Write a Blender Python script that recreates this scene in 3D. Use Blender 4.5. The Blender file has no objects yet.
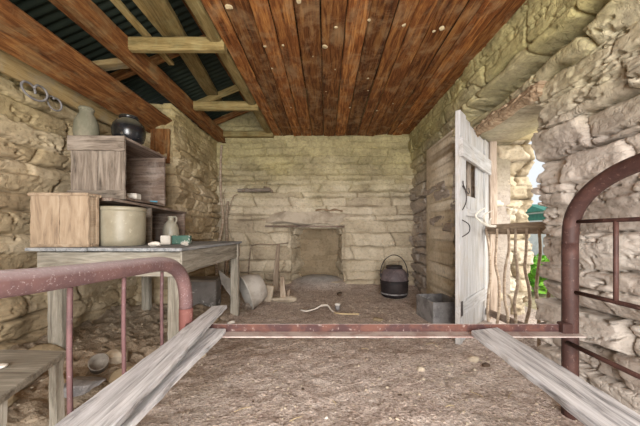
import bpy, bmesh, math, random
import numpy as np
from mathutils import Vector, Matrix, Quaternion

random.seed(7)
S = bpy.context.scene
COL = S.collection
CH = 0.92                                    # eye height above the dirt floor

# ------------------------------------------------------------------ materials
def new_mat(name):
    m = bpy.data.materials.new(name); m.use_nodes = True
    nt = m.node_tree
    for n in list(nt.nodes): nt.nodes.remove(n)
    out = nt.nodes.new('ShaderNodeOutputMaterial'); b = nt.nodes.new('ShaderNodeBsdfPrincipled')
    nt.links.new(b.outputs[0], out.inputs[0])
    b.inputs['Roughness'].default_value = 0.9
    b.inputs['Specular IOR Level'].default_value = 0.25
    return m, nt, b
def N(nt, t, **kw):
    n = nt.nodes.new(t)
    for k, v in kw.items():
        if k.startswith('i_'):
            key = k[2:].replace('_', ' ')
            n.inputs[key].default_value = v
        else: setattr(n, k, v)
    return n
def L(nt, a, b): nt.links.new(a, b)
def lin(c):
    return tuple(((x/255/12.92) if x/255 <= .04045 else ((x/255+.055)/1.055)**2.4) for x in c) + (1,)
def coords(nt, kind='Object', scale=(1,1,1)):
    tc = N(nt, 'ShaderNodeTexCoord'); mp = N(nt, 'ShaderNodeMapping')
    mp.inputs['Scale'].default_value = scale
    L(nt, tc.outputs[kind], mp.inputs['Vector']); return mp.outputs[0]
def noise(nt, vec, scale, detail=4, rough=.55, dist=0):
    n = N(nt, 'ShaderNodeTexNoise'); n.inputs['Scale'].default_value = scale
    n.inputs['Detail'].default_value = detail; n.inputs['Roughness'].default_value = rough
    n.inputs['Distortion'].default_value = dist
    L(nt, vec, n.inputs['Vector']); return n.outputs[0]
def ramp(nt, fac, stops, interp='LINEAR'):
    r = N(nt, 'ShaderNodeValToRGB'); r.color_ramp.interpolation = interp
    e = r.color_ramp.elements
    while len(e) < len(stops): e.new(.5)
    for k, (p, c) in enumerate(stops):
        e[k].position = p; e[k].color = c if len(c) == 4 else lin(c)
    L(nt, fac, r.inputs[0]); return r.outputs[0]
W1 = (1,1,1,1); K1 = (0,0,0,1)
def mixc(nt, fac, a, b, mode='MIX'):
    m = N(nt, 'ShaderNodeMix', data_type='RGBA', blend_type=mode)
    if isinstance(fac, (int, float)): m.inputs[0].default_value = fac
    else: L(nt, fac, m.inputs[0])
    for s, i in ((a, 6), (b, 7)):
        if isinstance(s, tuple): m.inputs[i].default_value = s if len(s) == 4 else lin(s)
        else: L(nt, s, m.inputs[i])
    return m.outputs[2]
def bump(nt, b, h, strength=.5, dist=.01, prev=None):
    n = N(nt, 'ShaderNodeBump'); n.inputs['Strength'].default_value = strength
    n.inputs['Distance'].default_value = dist; L(nt, h, n.inputs['Height'])
    if prev is not None: L(nt, prev, n.inputs['Normal'])
    L(nt, n.outputs[0], b.inputs['Normal']); return n.outputs[0]
def math_n(nt, op, a, b=None):
    m = N(nt, 'ShaderNodeMath', operation=op)
    for k, s in enumerate((a, b)):
        if s is None: continue
        if isinstance(s, (int, float)): m.inputs[k].default_value = s
        else: L(nt, s, m.inputs[k])
    return m.outputs[0]

def mat_masonry(name, tones, green_tone=(134,126,78), green_lo=1.35, green_hi=2.1, green_amt=.85, joint_shade=(86,71,55), joint_shade_amt=.6):
    m, nt, b = new_mat(name); v = coords(nt)
    n1 = noise(nt, v, 2.3, 6, .6, .4)
    att = N(nt, 'ShaderNodeAttribute', attribute_name='tint')
    f = math_n(nt, 'ADD', math_n(nt, 'MULTIPLY', n1, .75), math_n(nt, 'MULTIPLY', att.outputs['Fac'], .28))
    c = ramp(nt, f, [(.28, tones[0]), (.5, tones[1]), (.72, tones[2])])
    n2 = noise(nt, v, 28, 6, .7)
    c = mixc(nt, .6, c, ramp(nt, n2, [(.3, (.5,.48,.45,1)), (.48, (1,1,1,1)), (.7, (1.15,1.15,1.15,1))]), 'MULTIPLY')
    aj = N(nt, 'ShaderNodeAttribute', attribute_name='joint_shade')
    c = mixc(nt, math_n(nt, 'MULTIPLY', aj.outputs['Fac'], joint_shade_amt), c, joint_shade)  # painted shade in the joint cracks, tinted as dried mud
    # greener tone rising with height on the walls, edge broken by noise
    geo = N(nt, 'ShaderNodeNewGeometry'); sp = N(nt, 'ShaderNodeSeparateXYZ'); L(nt, geo.outputs['Position'], sp.inputs[0])
    z = math_n(nt, 'ADD', sp.outputs[2], math_n(nt, 'MULTIPLY', noise(nt, v, 1.6, 5), .9))
    mr = N(nt, 'ShaderNodeMapRange'); mr.inputs[1].default_value = green_lo + .45; mr.inputs[2].default_value = green_hi + .45
    L(nt, z, mr.inputs[0])
    k = math_n(nt, 'MULTIPLY', mr.outputs[0], green_amt)
    c = mixc(nt, k, c, mixc(nt, 1.0, ramp(nt, n1, [(.3, tuple(int(x*.8) for x in green_tone)), (.7, tuple(min(255, int(x*1.17)) for x in green_tone))]),
                            ramp(nt, n2, [(.3, (.6,.6,.6,1)), (.6, (1,1,1,1))]), 'MULTIPLY'))
    L(nt, c, b.inputs['Base Color']); b.inputs['Roughness'].default_value = 1; b.inputs['Specular IOR Level'].default_value = .05
    # fine crackle: warped, flattened cells give thin split lines in the mud
    wv = N(nt, 'ShaderNodeTexNoise'); wv.inputs['Scale'].default_value = 5; wv.inputs['Detail'].default_value = 5; L(nt, v, wv.inputs['Vector'])
    sc = N(nt, 'ShaderNodeVectorMath', operation='SCALE'); L(nt, wv.outputs['Color'], sc.inputs[0]); sc.inputs['Scale'].default_value = .34
    av = N(nt, 'ShaderNodeVectorMath', operation='ADD'); L(nt, v, av.inputs[0]); L(nt, sc.outputs[0], av.inputs[1])
    mpv = N(nt, 'ShaderNodeMapping'); mpv.inputs['Scale'].default_value = (1, 1, 2.4); L(nt, av.outputs[0], mpv.inputs[0])
    hs = []
    for scl, wd in ((5.5, .045), (13, .06)):
        vo = N(nt, 'ShaderNodeTexVoronoi', feature='DISTANCE_TO_EDGE'); vo.inputs['Scale'].default_value = scl; L(nt, mpv.outputs[0], vo.inputs['Vector'])
        m2 = N(nt, 'ShaderNodeMapRange', interpolation_type='SMOOTHSTEP'); m2.inputs[2].default_value = wd; L(nt, vo.outputs['Distance'], m2.inputs[0]); hs.append(m2.outputs[0])
    brk = ramp(nt, noise(nt, v, 3.1, 3), [(.42, K1), (.58, W1)])
    hh = math_n(nt, 'ADD', math_n(nt, 'MAXIMUM', hs[0], brk), math_n(nt, 'MULTIPLY', math_n(nt, 'MAXIMUM', hs[1], ramp(nt, noise(nt, v, 4.7, 3), [(.5, K1), (.6, W1)])), .6))
    p = bump(nt, b, hh, .45, .012)
    p = bump(nt, b, noise(nt, v, 18, 8, .65, .3), .35, .010, p)
    bump(nt, b, noise(nt, v, 80, 4, .7), .6, .006, p)
    return m

def mat_wood(name, dark, mid, light, knots=.3, rough=.85, dust=None, dust_amt=.4, var=.35, bumpd=.004, gscale=9):
    """grain runs along the local X axis"""
    m, nt, b = new_mat(name)
    oi = N(nt, 'ShaderNodeObjectInfo'); tc = N(nt, 'ShaderNodeTexCoord')
    att = N(nt, 'ShaderNodeAttribute', attribute_name='tint')
    rnd = math_n(nt, 'ADD', oi.outputs['Random'], att.outputs['Fac'])
    ad = N(nt, 'ShaderNodeVectorMath', operation='ADD'); L(nt, tc.outputs['Object'], ad.inputs[0])
    cx = N(nt, 'ShaderNodeCombineXYZ'); L(nt, math_n(nt, 'MULTIPLY', rnd, 37.0), cx.inputs[0]); L(nt, math_n(nt, 'MULTIPLY', rnd, 11.0), cx.inputs[2])
    L(nt, cx.outputs[0], ad.inputs[1])
    mp = N(nt, 'ShaderNodeMapping'); mp.inputs['Scale'].default_value = (1.0, gscale, gscale); L(nt, ad.outputs[0], mp.inputs[0])
    g = noise(nt, mp.outputs[0], 3.0, 7, .65, .9)
    fine = N(nt, 'ShaderNodeMapping'); fine.inputs['Scale'].default_value = (1.5, 40, 40); L(nt, ad.outputs[0], fine.inputs[0])
    g2 = noise(nt, fine.outputs[0], 4.0, 5, .7)
    f = math_n(nt, 'ADD', math_n(nt, 'MULTIPLY', g, .8), math_n(nt, 'MULTIPLY', g2, .35))
    c = ramp(nt, f, [(.40, dark), (.56, mid), (.74, light)])
    vfac = math_n(nt, 'ADD', math_n(nt, 'MULTIPLY', math_n(nt, 'FRACT', math_n(nt, 'MULTIPLY', rnd, 5.31)), var), 1 - var*.55)
    hsv = N(nt, 'ShaderNodeHueSaturation'); L(nt, c, hsv.inputs['Color']); L(nt, vfac, hsv.inputs['Value']); c = hsv.outputs[0]
    if dust:
        d = noise(nt, ad.outputs[0], 5.0, 7, .7, .5)
        c = mixc(nt, ramp(nt, d, [(.48, K1), (.66, (dust_amt,)*3+(1,))]), c, dust)
    L(nt, c, b.inputs['Base Color']); b.inputs['Roughness'].default_value = rough
    bump(nt, b, f, .8, bumpd)
    return m

def mat_spot(name, base, alt, spots=None, spot_amt=.5, scale=8, spot_scale=30, rough=.7, metallic=0, bumpd=.003, th=(.45,.6), sth=(.6,.68), spec=.3, topdust=None):
    m, nt, b = new_mat(name); v = coords(nt)
    n = noise(nt, v, scale, 7, .65, .3)
    c = mixc(nt, ramp(nt, n, [(th[0], K1), (th[1], W1)]), base, alt)
    n2 = noise(nt, v, spot_scale, 5, .7)
    if spots: c = mixc(nt, ramp(nt, n2, [(sth[0], K1), (sth[1], (spot_amt,)*3+(1,))]), c, spots)
    if topdust:      # dust that has settled on faces turned upwards
        geo = N(nt, 'ShaderNodeNewGeometry'); sp = N(nt, 'ShaderNodeSeparateXYZ'); L(nt, geo.outputs['Normal'], sp.inputs[0])
        mr = N(nt, 'ShaderNodeMapRange'); mr.inputs[1].default_value = .2; mr.inputs[2].default_value = .9; mr.inputs[4].default_value = .75; L(nt, sp.outputs[2], mr.inputs[0])
        c = mixc(nt, math_n(nt, 'MULTIPLY', mr.outputs[0], math_n(nt, 'ADD', n2, .35)), c, topdust)
    L(nt, c, b.inputs['Base Color']); b.inputs['Roughness'].default_value = rough; b.inputs['Metallic'].default_value = metallic
    b.inputs['Specular IOR Level'].default_value = spec
    bump(nt, b, math_n(nt, 'ADD', n, math_n(nt, 'MULTIPLY', n2, .5)), .6, bumpd)
    return m

M = {}
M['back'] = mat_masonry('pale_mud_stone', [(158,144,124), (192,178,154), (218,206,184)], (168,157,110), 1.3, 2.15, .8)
M['fireback_brown'] = mat_masonry('tan_fireback_stone', [(134,120,98), (150,134,110), (166,150,126)], (60,50,40), 5, 6, 0, joint_shade_amt=.1)  # fireback stone, darker and browner than the surround
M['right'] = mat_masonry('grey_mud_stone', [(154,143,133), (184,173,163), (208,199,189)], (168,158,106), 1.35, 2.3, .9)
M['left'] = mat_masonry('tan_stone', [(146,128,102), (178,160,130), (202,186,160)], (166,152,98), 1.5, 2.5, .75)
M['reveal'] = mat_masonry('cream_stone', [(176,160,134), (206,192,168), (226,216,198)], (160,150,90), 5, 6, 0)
M['ceil'] = mat_wood('red_brown_ceiling_boards', (52,28,12), (118,70,34), (178,126,70), dust=(168,140,104), dust_amt=.5, var=.8, rough=.75)
M['joist'] = mat_wood('brown_joist', (62,36,18), (112,70,36), (158,112,64), dust=(165,150,110), dust_amt=.3, var=.15)
M['plate'] = mat_wood('tan_plank', (118,98,62), (156,132,90), (176,156,112), var=.15, dust=(150,145,130), dust_amt=.5)
M['rafter'] = mat_wood('pale_rafter', (88,76,44), (138,118,74), (172,152,104), var=.45, dust=(150,150,110), dust_amt=.35)
M['grey'] = mat_wood('grey_weathered_boards', (98,97,99), (184,184,187), (224,225,228), var=.12, rough=.9, gscale=11)
M['tabletop'] = mat_wood('table_top_grey', (96,98,100), (140,142,144), (176,177,178), var=.1)
M['table'] = mat_wood('table_wood', (98,92,82), (142,136,124), (176,170,158), var=.15, dust=(120,110,96), dust_amt=.3)
M['crate_grey'] = mat_wood('grey_crate', (70,62,56), (128,116,104), (166,154,142), var=.2, dust=(170,160,146), dust_amt=.3)
M['crate_tan'] = mat_wood('tan_crate', (122,104,88), (164,143,120), (184,165,143), var=.1, gscale=5)
M['crate_brown'] = mat_wood('brown_crate', (78,64,56), (120,102,90), (156,138,124), var=.25, dust=(190,180,170), dust_amt=.35)
M['stick'] = mat_wood('stick_wood', (110,92,76), (152,134,116), (186,172,154), var=.3)
M['gaterail'] = mat_wood('gate_rail', (92,76,62), (136,118,100), (168,150,130), var=.1)
M['door'] = mat_wood('white_door', (138,134,130), (174,172,171), (194,193,194), var=.05, rough=.6, dust=(170,158,140), dust_amt=.45)
M['doorframe'] = mat_wood('pinkish_frame', (140,122,108), (182,164,148), (206,192,178), var=.05)
M['soffit'] = mat_wood('cream_boards', (176,158,116), (214,198,156), (232,220,184), var=.2)
M['log'] = mat_wood('rotten_log', (90,72,54), (148,124,98), (192,172,146), var=.1, bumpd=.02)
M['post_red'] = mat_spot('dark_red_iron', (64,43,39), (82,56,50), (134,108,100), .5, 7, 60, .6)
M['tube_mauve'] = mat_spot('mauve_painted_tube', (118,90,88), (104,80,80), (206,196,196), .55, 9, 120, .65, topdust=(188,178,182), sth=(.58,.68))
M['rod_mauve'] = mat_spot('mauve_rod', (104,76,76), (84,62,62), (170,156,158), .5, 9, 60, .7)
M['tube_rust'] = mat_spot('rust_post', (126,82,76), (110,76,72), (196,160,150), .4, 8, 55, .7)
M['rail'] = mat_spot('rusty_angle_rail', (70,47,46), (100,66,56), (190,172,164), .6, 10, 45, .75, sth=(.58,.66), topdust=(196,188,182))
M['railflange'] = mat_spot('dusty_flange', (176,164,158), (150,128,122), (206,200,196), .6, 8, 40, .8)
M['iron'] = mat_spot('dark_iron', (44,40,40), (70,62,60), (120,108,100), .4, 10, 40, .6)
M['darkjar'] = mat_spot('black_glazed_jar', (16,18,22), (30,32,36), (130,124,110), .35, 6, 22, .22, spec=.6, topdust=(140,134,112))
M['greenjar'] = mat_spot('dusty_green_jar', (118,116,98), (136,130,112), (160,152,130), .5, 6, 30, .8)
M['crock'] = mat_spot('stoneware', (160,152,132), (138,130,110), (196,186,164), .4, 5, 26, .45, th=(.4,.7), spec=.45)
M['jug'] = mat_spot('pale_jug', (170,164,148), (150,144,126), None, rough=.4, spec=.5)
M['kettle'] = mat_spot('sooty_enamel', (84,74,76), (108,97,98), (140,128,124), .4, 9, 40, .6)
M['kettledark'] = mat_spot('black_soot', (36,31,32), (50,42,42), (86,76,72), .4, 9, 40, .65)
M['galv'] = mat_spot('galvanised_grey', (138,135,134), (104,101,101), (176,173,172), .6, 7, 24, .7)
M['tub'] = mat_spot('chalky_tub', (190,184,176), (166,158,148), (120,108,98), .4, 5, 26, .7)
M['greybox'] = mat_spot('grey_tin', (122,116,112), (102,98,94), (205,200,196), .8, 6, 9, .8, sth=(.6,.66))
M['white'] = mat_spot('white_litter', (214,208,198), (190,182,170), None, rough=.9)
M['teal'] = mat_spot('teal_paint', (60,128,112), (52,112,100), (120,160,150), .3, rough=.6)
M['packet'] = mat_spot('teal_packet', (70,104,92), (90,118,104), (205,205,198), .8, 8, 24, .6, sth=(.55,.6))
M['blue'] = mat_spot('blue_scrap', (70,140,170), (90,150,170), None)
M['palewall'] = mat_spot('pale_siding', (214,220,222), (196,204,206), None)
M['rock'] = mat_spot('pale_rock', (190,177,158), (166,152,134), (200,190,176), .6, 5, 30, 1, bumpd=.01, spec=.1)
M['rock_tan'] = mat_spot('tan_rock', (156,140,114), (128,112,90), (180,166,138), .6, 5, 30, 1, bumpd=.01, spec=.1)
M['darkstone'] = mat_spot('dark_clod', (74,60,50), (94,78,64), None, rough=1)
M['straw'] = mat_spot('straw', (190,172,136), (160,140,108), None, rough=.9)
M['leaf'] = mat_spot('leaf_green', (140,200,70), (96,168,50), (190,226,110), .6, 6, 12, .6)
M['nest'] = mat_spot('mud_nest', (196,180,146), (168,150,116), None, rough=1)
M['antler'] = mat_spot('bleached_antler', (222,216,204), (196,188,174), None, rough=.7)
M['tin'] = mat_spot('dull_tin', (128,120,110), (96,84,74), (160,150,140), .4, rough=.7)

def mat_ground(name, a, b_, c_):
    m, nt, b = new_mat(name); v = coords(nt)
    n = noise(nt, v, 1.7, 6, .65, .3); n2 = noise(nt, v, 45, 6, .75); n3 = noise(nt, v, 9, 6, .7)
    c = ramp(nt, math_n(nt, 'ADD', math_n(nt, 'MULTIPLY', n, .5), math_n(nt, 'MULTIPLY', n3, .5)), [(.36, a), (.5, b_), (.64, c_)])
    vo = N(nt, 'ShaderNodeTexVoronoi'); vo.inputs['Scale'].default_value = 75; L(nt, v, vo.inputs['Vector'])
    sepc = N(nt, 'ShaderNodeSeparateColor'); L(nt, vo.outputs['Color'], sepc.inputs[0])
    c = mixc(nt, .8, c, ramp(nt, sepc.outputs[0], [(0, (.5,.46,.42,1)), (.3, (.95,.93,.92,1)), (.8, (1.05,1.05,1.05,1)), (1, (1.5,1.48,1.45,1))]), 'MULTIPLY')
    c = mixc(nt, .6, c, ramp(nt, n2, [(.34, (.5,.47,.45,1)), (.56, (1.08,1.08,1.08,1))]), 'MULTIPLY')
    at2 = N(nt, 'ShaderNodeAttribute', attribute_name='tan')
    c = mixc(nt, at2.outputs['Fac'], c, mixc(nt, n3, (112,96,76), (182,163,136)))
    b.inputs['Roughness'].default_value = 1; b.inputs['Specular IOR Level'].default_value = .05
    p = bump(nt, b, n2, .9, .015); bump(nt, b, vo.outputs['Distance'], .5, .01, p)
    # ash-grey patch in front of and inside the hearth (attribute written on the mesh)
    att = N(nt, 'ShaderNodeAttribute', attribute_name='ash')
    c2 = mixc(nt, att.outputs['Fac'], c, mixc(nt, n3, (140,138,134), (196,196,196)))
    L(nt, c2, b.inputs['Base Color'])
    return m
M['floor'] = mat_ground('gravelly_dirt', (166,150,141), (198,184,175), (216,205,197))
M['yard'] = mat_ground('yard_dirt', (170,160,130), (196,184,156), (210,200,176))

# corrugated roofing
def mat_roof():
    m, nt, b = new_mat('dark_corrugated_iron'); v = coords(nt)
    n = noise(nt, v, 6, 6)
    L(nt, mixc(nt, n, (24,32,27), (56,64,52)), b.inputs['Base Color']); b.inputs['Roughness'].default_value = .6
    b.inputs['Metallic'].default_value = 0
    return m
M['roof'] = mat_roof()

# ------------------------------------------------------------------ object helpers
def props(o, label=None, cat=None, group=None, kind=None):
    if label: o['label'] = label
    if cat: o['category'] = cat
    if group: o['group'] = group
    if kind: o['kind'] = kind
    return o
def link(name, me, mat, parent=None, loc=None, smooth=False):
    if mat is not None: me.materials.append(mat)
    o = bpy.data.objects.new(name, me); COL.objects.link(o)
    if parent is not None: o.parent = parent
    if loc is not None: o.location = loc
    if smooth:
        me.polygons.foreach_set('use_smooth', [True]*len(me.polygons))
    return o
def from_bm(name, bm, mat, parent=None, loc=None, smooth=False):
    bmesh.ops.recalc_face_normals(bm, faces=bm.faces)
    me = bpy.data.meshes.new(name); bm.to_mesh(me); bm.free()
    return link(name, me, mat, parent, loc, smooth)
def thing(name, label, cat, loc=(0,0,0), group=None, rot=(0,0,0)):
    o = bpy.data.objects.new(name, None); COL.objects.link(o); o.empty_display_size = .1
    o.location = loc; o.rotation_euler = rot
    return props(o, label, cat, group)
def copy_tree(o, parent=None):
    c = o.copy(); COL.objects.link(c); c.parent = parent
    for ch in [x for x in bpy.data.objects if x.parent == o]:
        copy_tree(ch, c)
    return c

def add_box(bm, c, s, rot=None, bev=.0):
    r = bmesh.ops.create_cube(bm, size=1)
    vs = r['verts']
    bmesh.ops.scale(bm, vec=s, verts=vs)
    if bev > 0:
        es = list({e for v in vs for e in v.link_edges})
        bmesh.ops.bevel(bm, geom=es, offset=bev, segments=1, affect='EDGES')
        vs = [v for v in bm.verts if v.is_valid and v.index == -1 or v in vs]
    return r
def box_bm(c, s, bev=.003, rot=None):
    bm = bmesh.new(); bmesh.ops.create_cube(bm, size=1)
    bmesh.ops.scale(bm, vec=s, verts=bm.verts)
    if bev: bmesh.ops.bevel(bm, geom=bm.edges[:], offset=bev, segments=1, affect='EDGES')
    if rot is not None: bmesh.ops.rotate(bm, cent=(0,0,0), matrix=rot, verts=bm.verts)
    bmesh.ops.translate(bm, vec=c, verts=bm.verts)
    return bm
def merge(bm, other):
    me = bpy.data.meshes.new('tmp'); other.to_mesh(me); other.free(); bm.from_mesh(me); bpy.data.meshes.remove(me)

def board_mesh(length, w0, w1, t, seed=0, nseg=14, rough=.003, skew0=0, skew1=0, bow=0, cham=.12, notch=0):
    """board along +X, width along Y, thickness along Z, worn edges"""
    r = random.Random(seed); bm = bmesh.new(); rings = []
    ph = r.random()*6
    for i in range(nseg+1):
        f = i/nseg; w = w0 + (w1-w0)*f; c = min(t*cham + .001, w*.3)
        ring = []
        ja, jb = r.uniform(-1,1)*rough, r.uniform(-1,1)*rough
        zb = bow*math.sin(f*math.pi) + .3*rough*math.sin(f*9+ph)
        for (yy, zz) in ((-w/2+c, -t/2), (w/2-c, -t/2), (w/2, -t/2+c), (w/2, t/2-c), (w/2-c, t/2), (-w/2+c, t/2), (-w/2, t/2-c), (-w/2, -t/2+c)):
            y = yy + (ja if yy > 0 else jb)
            x = f*length
            if i == 0: x += skew0*yy + r.uniform(0, 1)*notch
            if i == nseg: x += skew1*yy - r.uniform(0, 1)*notch
            ring.append(bm.verts.new((x, y, zz + zb)))
        rings.append(ring)
    for a, b in zip(rings, rings[1:]):
        for k in range(8): bm.faces.new((a[k], a[(k+1) % 8], b[(k+1) % 8], b[k]))
    bm.faces.new(rings[0][::-1]); bm.faces.new(rings[-1])
    return bm
def plank(name, p0, p1, w, t, mat, parent=None, up=(0,0,1), seed=0, w1=None, **kw):
    p0 = Vector(p0); p1 = Vector(p1); x = (p1-p0); ln = x.length; x.normalize()
    up = Vector(up); z = (up - x*up.dot(x)).normalized(); y = z.cross(x)
    bm = board_mesh(ln, w, w if w1 is None else w1, t, seed, **kw)
    bmesh.ops.recalc_face_normals(bm, faces=bm.faces)
    me = bpy.data.meshes.new(name); bm.to_mesh(me); bm.free()
    o = link(name, me, mat)
    mw = Matrix((x, y, z)).transposed().to_4x4(); mw.translation = p0
    if parent is not None:
        o.parent = parent
        par = Matrix.Translation(parent.location) @ parent.rotation_euler.to_matrix().to_4x4()
        o.matrix_local = par.inverted() @ mw
    else: o.matrix_local = mw
    return o

def tube_bm(pts, rad, seg=10, bm=None, smooth_n=0):
    bm = bm or bmesh.new(); pts = [Vector(p) for p in pts]
    if smooth_n:
        out = []
        for i in range(len(pts)-1):
            p0 = pts[max(i-1,0)]; p1 = pts[i]; p2 = pts[i+1]; p3 = pts[min(i+2, len(pts)-1)]
            for k in range(smooth_n):
                t = k/smooth_n
                out.append(.5*((2*p1) + (-p0+p2)*t + (2*p0-5*p1+4*p2-p3)*t*t + (-p0+3*p1-3*p2+p3)*t**3))
        out.append(pts[-1])
        pts = out
    n = len(pts)
    rr = rad if callable(rad) else (lambda f: rad)
    t0 = (pts[1]-pts[0]).normalized()
    u = t0.orthogonal().normalized(); rings = []
    for i, p in enumerate(pts):
        t = ((pts[min(i+1, n-1)] - pts[max(i-1, 0)])).normalized()
        u = (u - t*u.dot(t)).normalized(); v = t.cross(u); r = rr(i/(n-1))
        rings.append([bm.verts.new(p + (u*math.cos(a) + v*math.sin(a))*r) for a in [2*math.pi*k/seg for k in range(seg)]])
    for a, b in zip(rings, rings[1:]):
        for k in range(seg): bm.faces.new((a[k], a[(k+1) % seg], b[(k+1) % seg], b[k]))
    bm.faces.new(rings[0][::-1]); bm.faces.new(rings[-1])
    return bm
def tube(name, pts, rad, mat, parent=None, seg=10, smooth_n=0, loc=None):
    o = from_bm(name, tube_bm(pts, rad, seg, None, smooth_n), mat, parent, loc, True)
    return o
def lathe_bm(prof, seg=28, wob=0, seed=0):
    bm = bmesh.new(); rings = []; r_ = random.Random(seed)
    for (r, z) in prof:
        if r < 1e-5: rings.append([bm.verts.new((0, 0, z))])
        else: rings.append([bm.verts.new((r*math.cos(2*math.pi*k/seg)*(1+wob*r_.uniform(-1,1)), r*math.sin(2*math.pi*k/seg)*(1+wob*r_.uniform(-1,1)), z)) for k in range(seg)])
    for a, b in zip(rings, rings[1:]):
        for k in range(seg):
            k2 = (k+1) % seg
            if len(a) == 1 and len(b) == 1: continue
            if len(a) == 1: bm.faces.new((a[0], b[k2], b[k]))
            elif len(b) == 1: bm.faces.new((a[k], a[k2], b[0]))
            else: bm.faces.new((a[k], a[k2], b[k2], b[k]))
    return bm
def lathe(name, prof, mat, parent=None, loc=None, seg=28, **kw):
    return from_bm(name, lathe_bm(prof, seg, **kw), mat, parent, loc, True)
def rock_bm(s, seed=0, sub=2, jag=.22):
    r = random.Random(seed); bm = bmesh.new(); bmesh.ops.create_icosphere(bm, subdivisions=sub, radius=1)
    ks = [(Vector((r.gauss(0,1), r.gauss(0,1), r.gauss(0,1))).normalized(), r.uniform(.55, .95)) for _ in range(9)]
    for v in bm.verts:
        for d, h in ks:
            q = v.co.dot(d)
            if q > h: v.co -= d*(q-h)
        v.co *= 1 + r.uniform(-1, 1)*jag*.2
        v.co = Vector((v.co.x*s[0], v.co.y*s[1], v.co.z*s[2]))
    return bm

# ------------------------------------------------------------------ numpy masonry
def vnoise(x, y, seed):
    xi = np.floor(x); yi = np.floor(y); fx = x-xi; fy = y-yi
    def h(a, b):
        q = np.sin(a*127.1 + b*311.7 + seed*74.7)*43758.5453
        return q - np.floor(q)
    sx = fx*fx*(3-2*fx); sy = fy*fy*(3-2*fy)
    a = h(xi, yi); b = h(xi+1, yi); c = h(xi, yi+1); d = h(xi+1, yi+1)
    return ((a*(1-sx)+b*sx)*(1-sy) + (c*(1-sx)+d*sx)*sy)*2 - 1
def fbm(x, y, seed, o=4, g=.5):
    t = 0; a = 1; n = 0
    for k in range(o):
        t = t + a*vnoise(x*2**k + 13.7*k, y*2**k + 7.1*k, seed+k); n += a; a *= g
    return t/n*1.4
def masonry(U, V, seed, ch=(.07,.15), ch_low=None, sl=(.18,.5), joint=.012, depth=.035, warp=.05, rough=.012, off=.012, tilt=.1, weak=.012, spall=.05, crack=.03, plaster=None):
    rng = np.random.RandomState(seed)
    Vw = V + warp*fbm(U*1.0+3, V*1.2, seed, 3) + .012*fbm(U*7, V*7, seed+31, 2)
    Uw = U + .035*fbm(U*3, V*6, seed+5, 3)
    b = [-1.0]
    while b[-1] < 5: b.append(b[-1] + rng.uniform(*(ch_low if ch_low and b[-1] < .95 else ch)))
    b = np.array(b); ci = np.clip(np.searchsorted(b, Vw) - 1, 0, len(b)-2)
    lo, hi = b[ci], b[ci+1]
    def st(ix): return np.clip(.62 + 1.1*fbm(U*1.7, ix*5.37, seed+9, 2), 0, 1)
    dv = np.minimum(Vw-lo + (1-st(ci*1.0))*weak, hi-Vw + (1-st(ci+1.0))*weak)
    du = np.zeros_like(U); offs = np.zeros_like(U); tnt = np.zeros_like(U); tl = np.zeros_like(U)
    for c in np.unique(ci):
        m = ci == c
        s = [-3.0 + rng.uniform(0, .3)]
        while s[-1] < 9: s.append(s[-1] + rng.uniform(*sl))
        s = np.array(s); w = rng.uniform(0, 1, len(s))**1.5*weak
        sl_ = rng.uniform(-.5, .5, len(s))
        u = Uw[m] + sl_[0]*(Vw[m]-lo[m])
        k = np.clip(np.searchsorted(s, u) - 1, 0, len(s)-2)
        du[m] = np.minimum(u - s[k] + w[k], s[k+1] - u + w[k+1])
        of = rng.normal(0, off, len(s)); offs[m] = of[k]
        tt = rng.uniform(0, 1, len(s)); tnt[m] = tt[k]
        ti = rng.normal(0.2, 1, len(s))*tilt; tl[m] = ti[k]
    dv = np.maximum(dv, 0); du = np.maximum(du, 0)
    d = dv*du/np.sqrt(dv*dv + du*du + 1e-9)*1.25
    h = depth*(1-np.exp(-(d/joint)**1.25)) + offs + tl*(Vw - (lo+hi)/2)
    h = h + rough*fbm(U*6, V*9, seed+17, 4, .55) + .3*rough*fbm(U*30, V*40, seed+23, 3, .6)
    # spalled layers: crisp little steps
    tq = fbm(U*1.1, V*5.0, seed+71, 4, .42)*4; fr = tq-np.floor(tq)
    h = h + spall*((np.floor(tq) + sstep(0, .16, fr))/4)
    # ragged horizontal erosion cracks
    rg = 1-np.abs(fbm(U*2.2, V*8, seed+41, 4))
    h = h - crack*np.clip((rg-.94)/.06, 0, 1)
    if plaster is not None:
        hp = depth*.8 + .022*fbm(U*2.5, V*2.5, seed+51, 4) + .006*fbm(U*25, V*25, seed+53, 3)
        cr = 1-np.abs(fbm(U*3.5, V*6, seed+57, 4)); hp = hp - .025*np.clip((cr-.95)/.05, 0, 1) + .35*spall*((np.floor(tq) + sstep(0, .16, fr))/4)
        h = h*(1-plaster) + hp*plaster; tnt = tnt*(1-plaster) + .5*plaster
    global JOINT_SHADE
    JOINT_SHADE = np.exp(-(d/(.8*joint))**1.6)*(1 if plaster is None else 1-.6*plaster)  # mask for the shade painted along the stone joints
    return h, tnt
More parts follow.
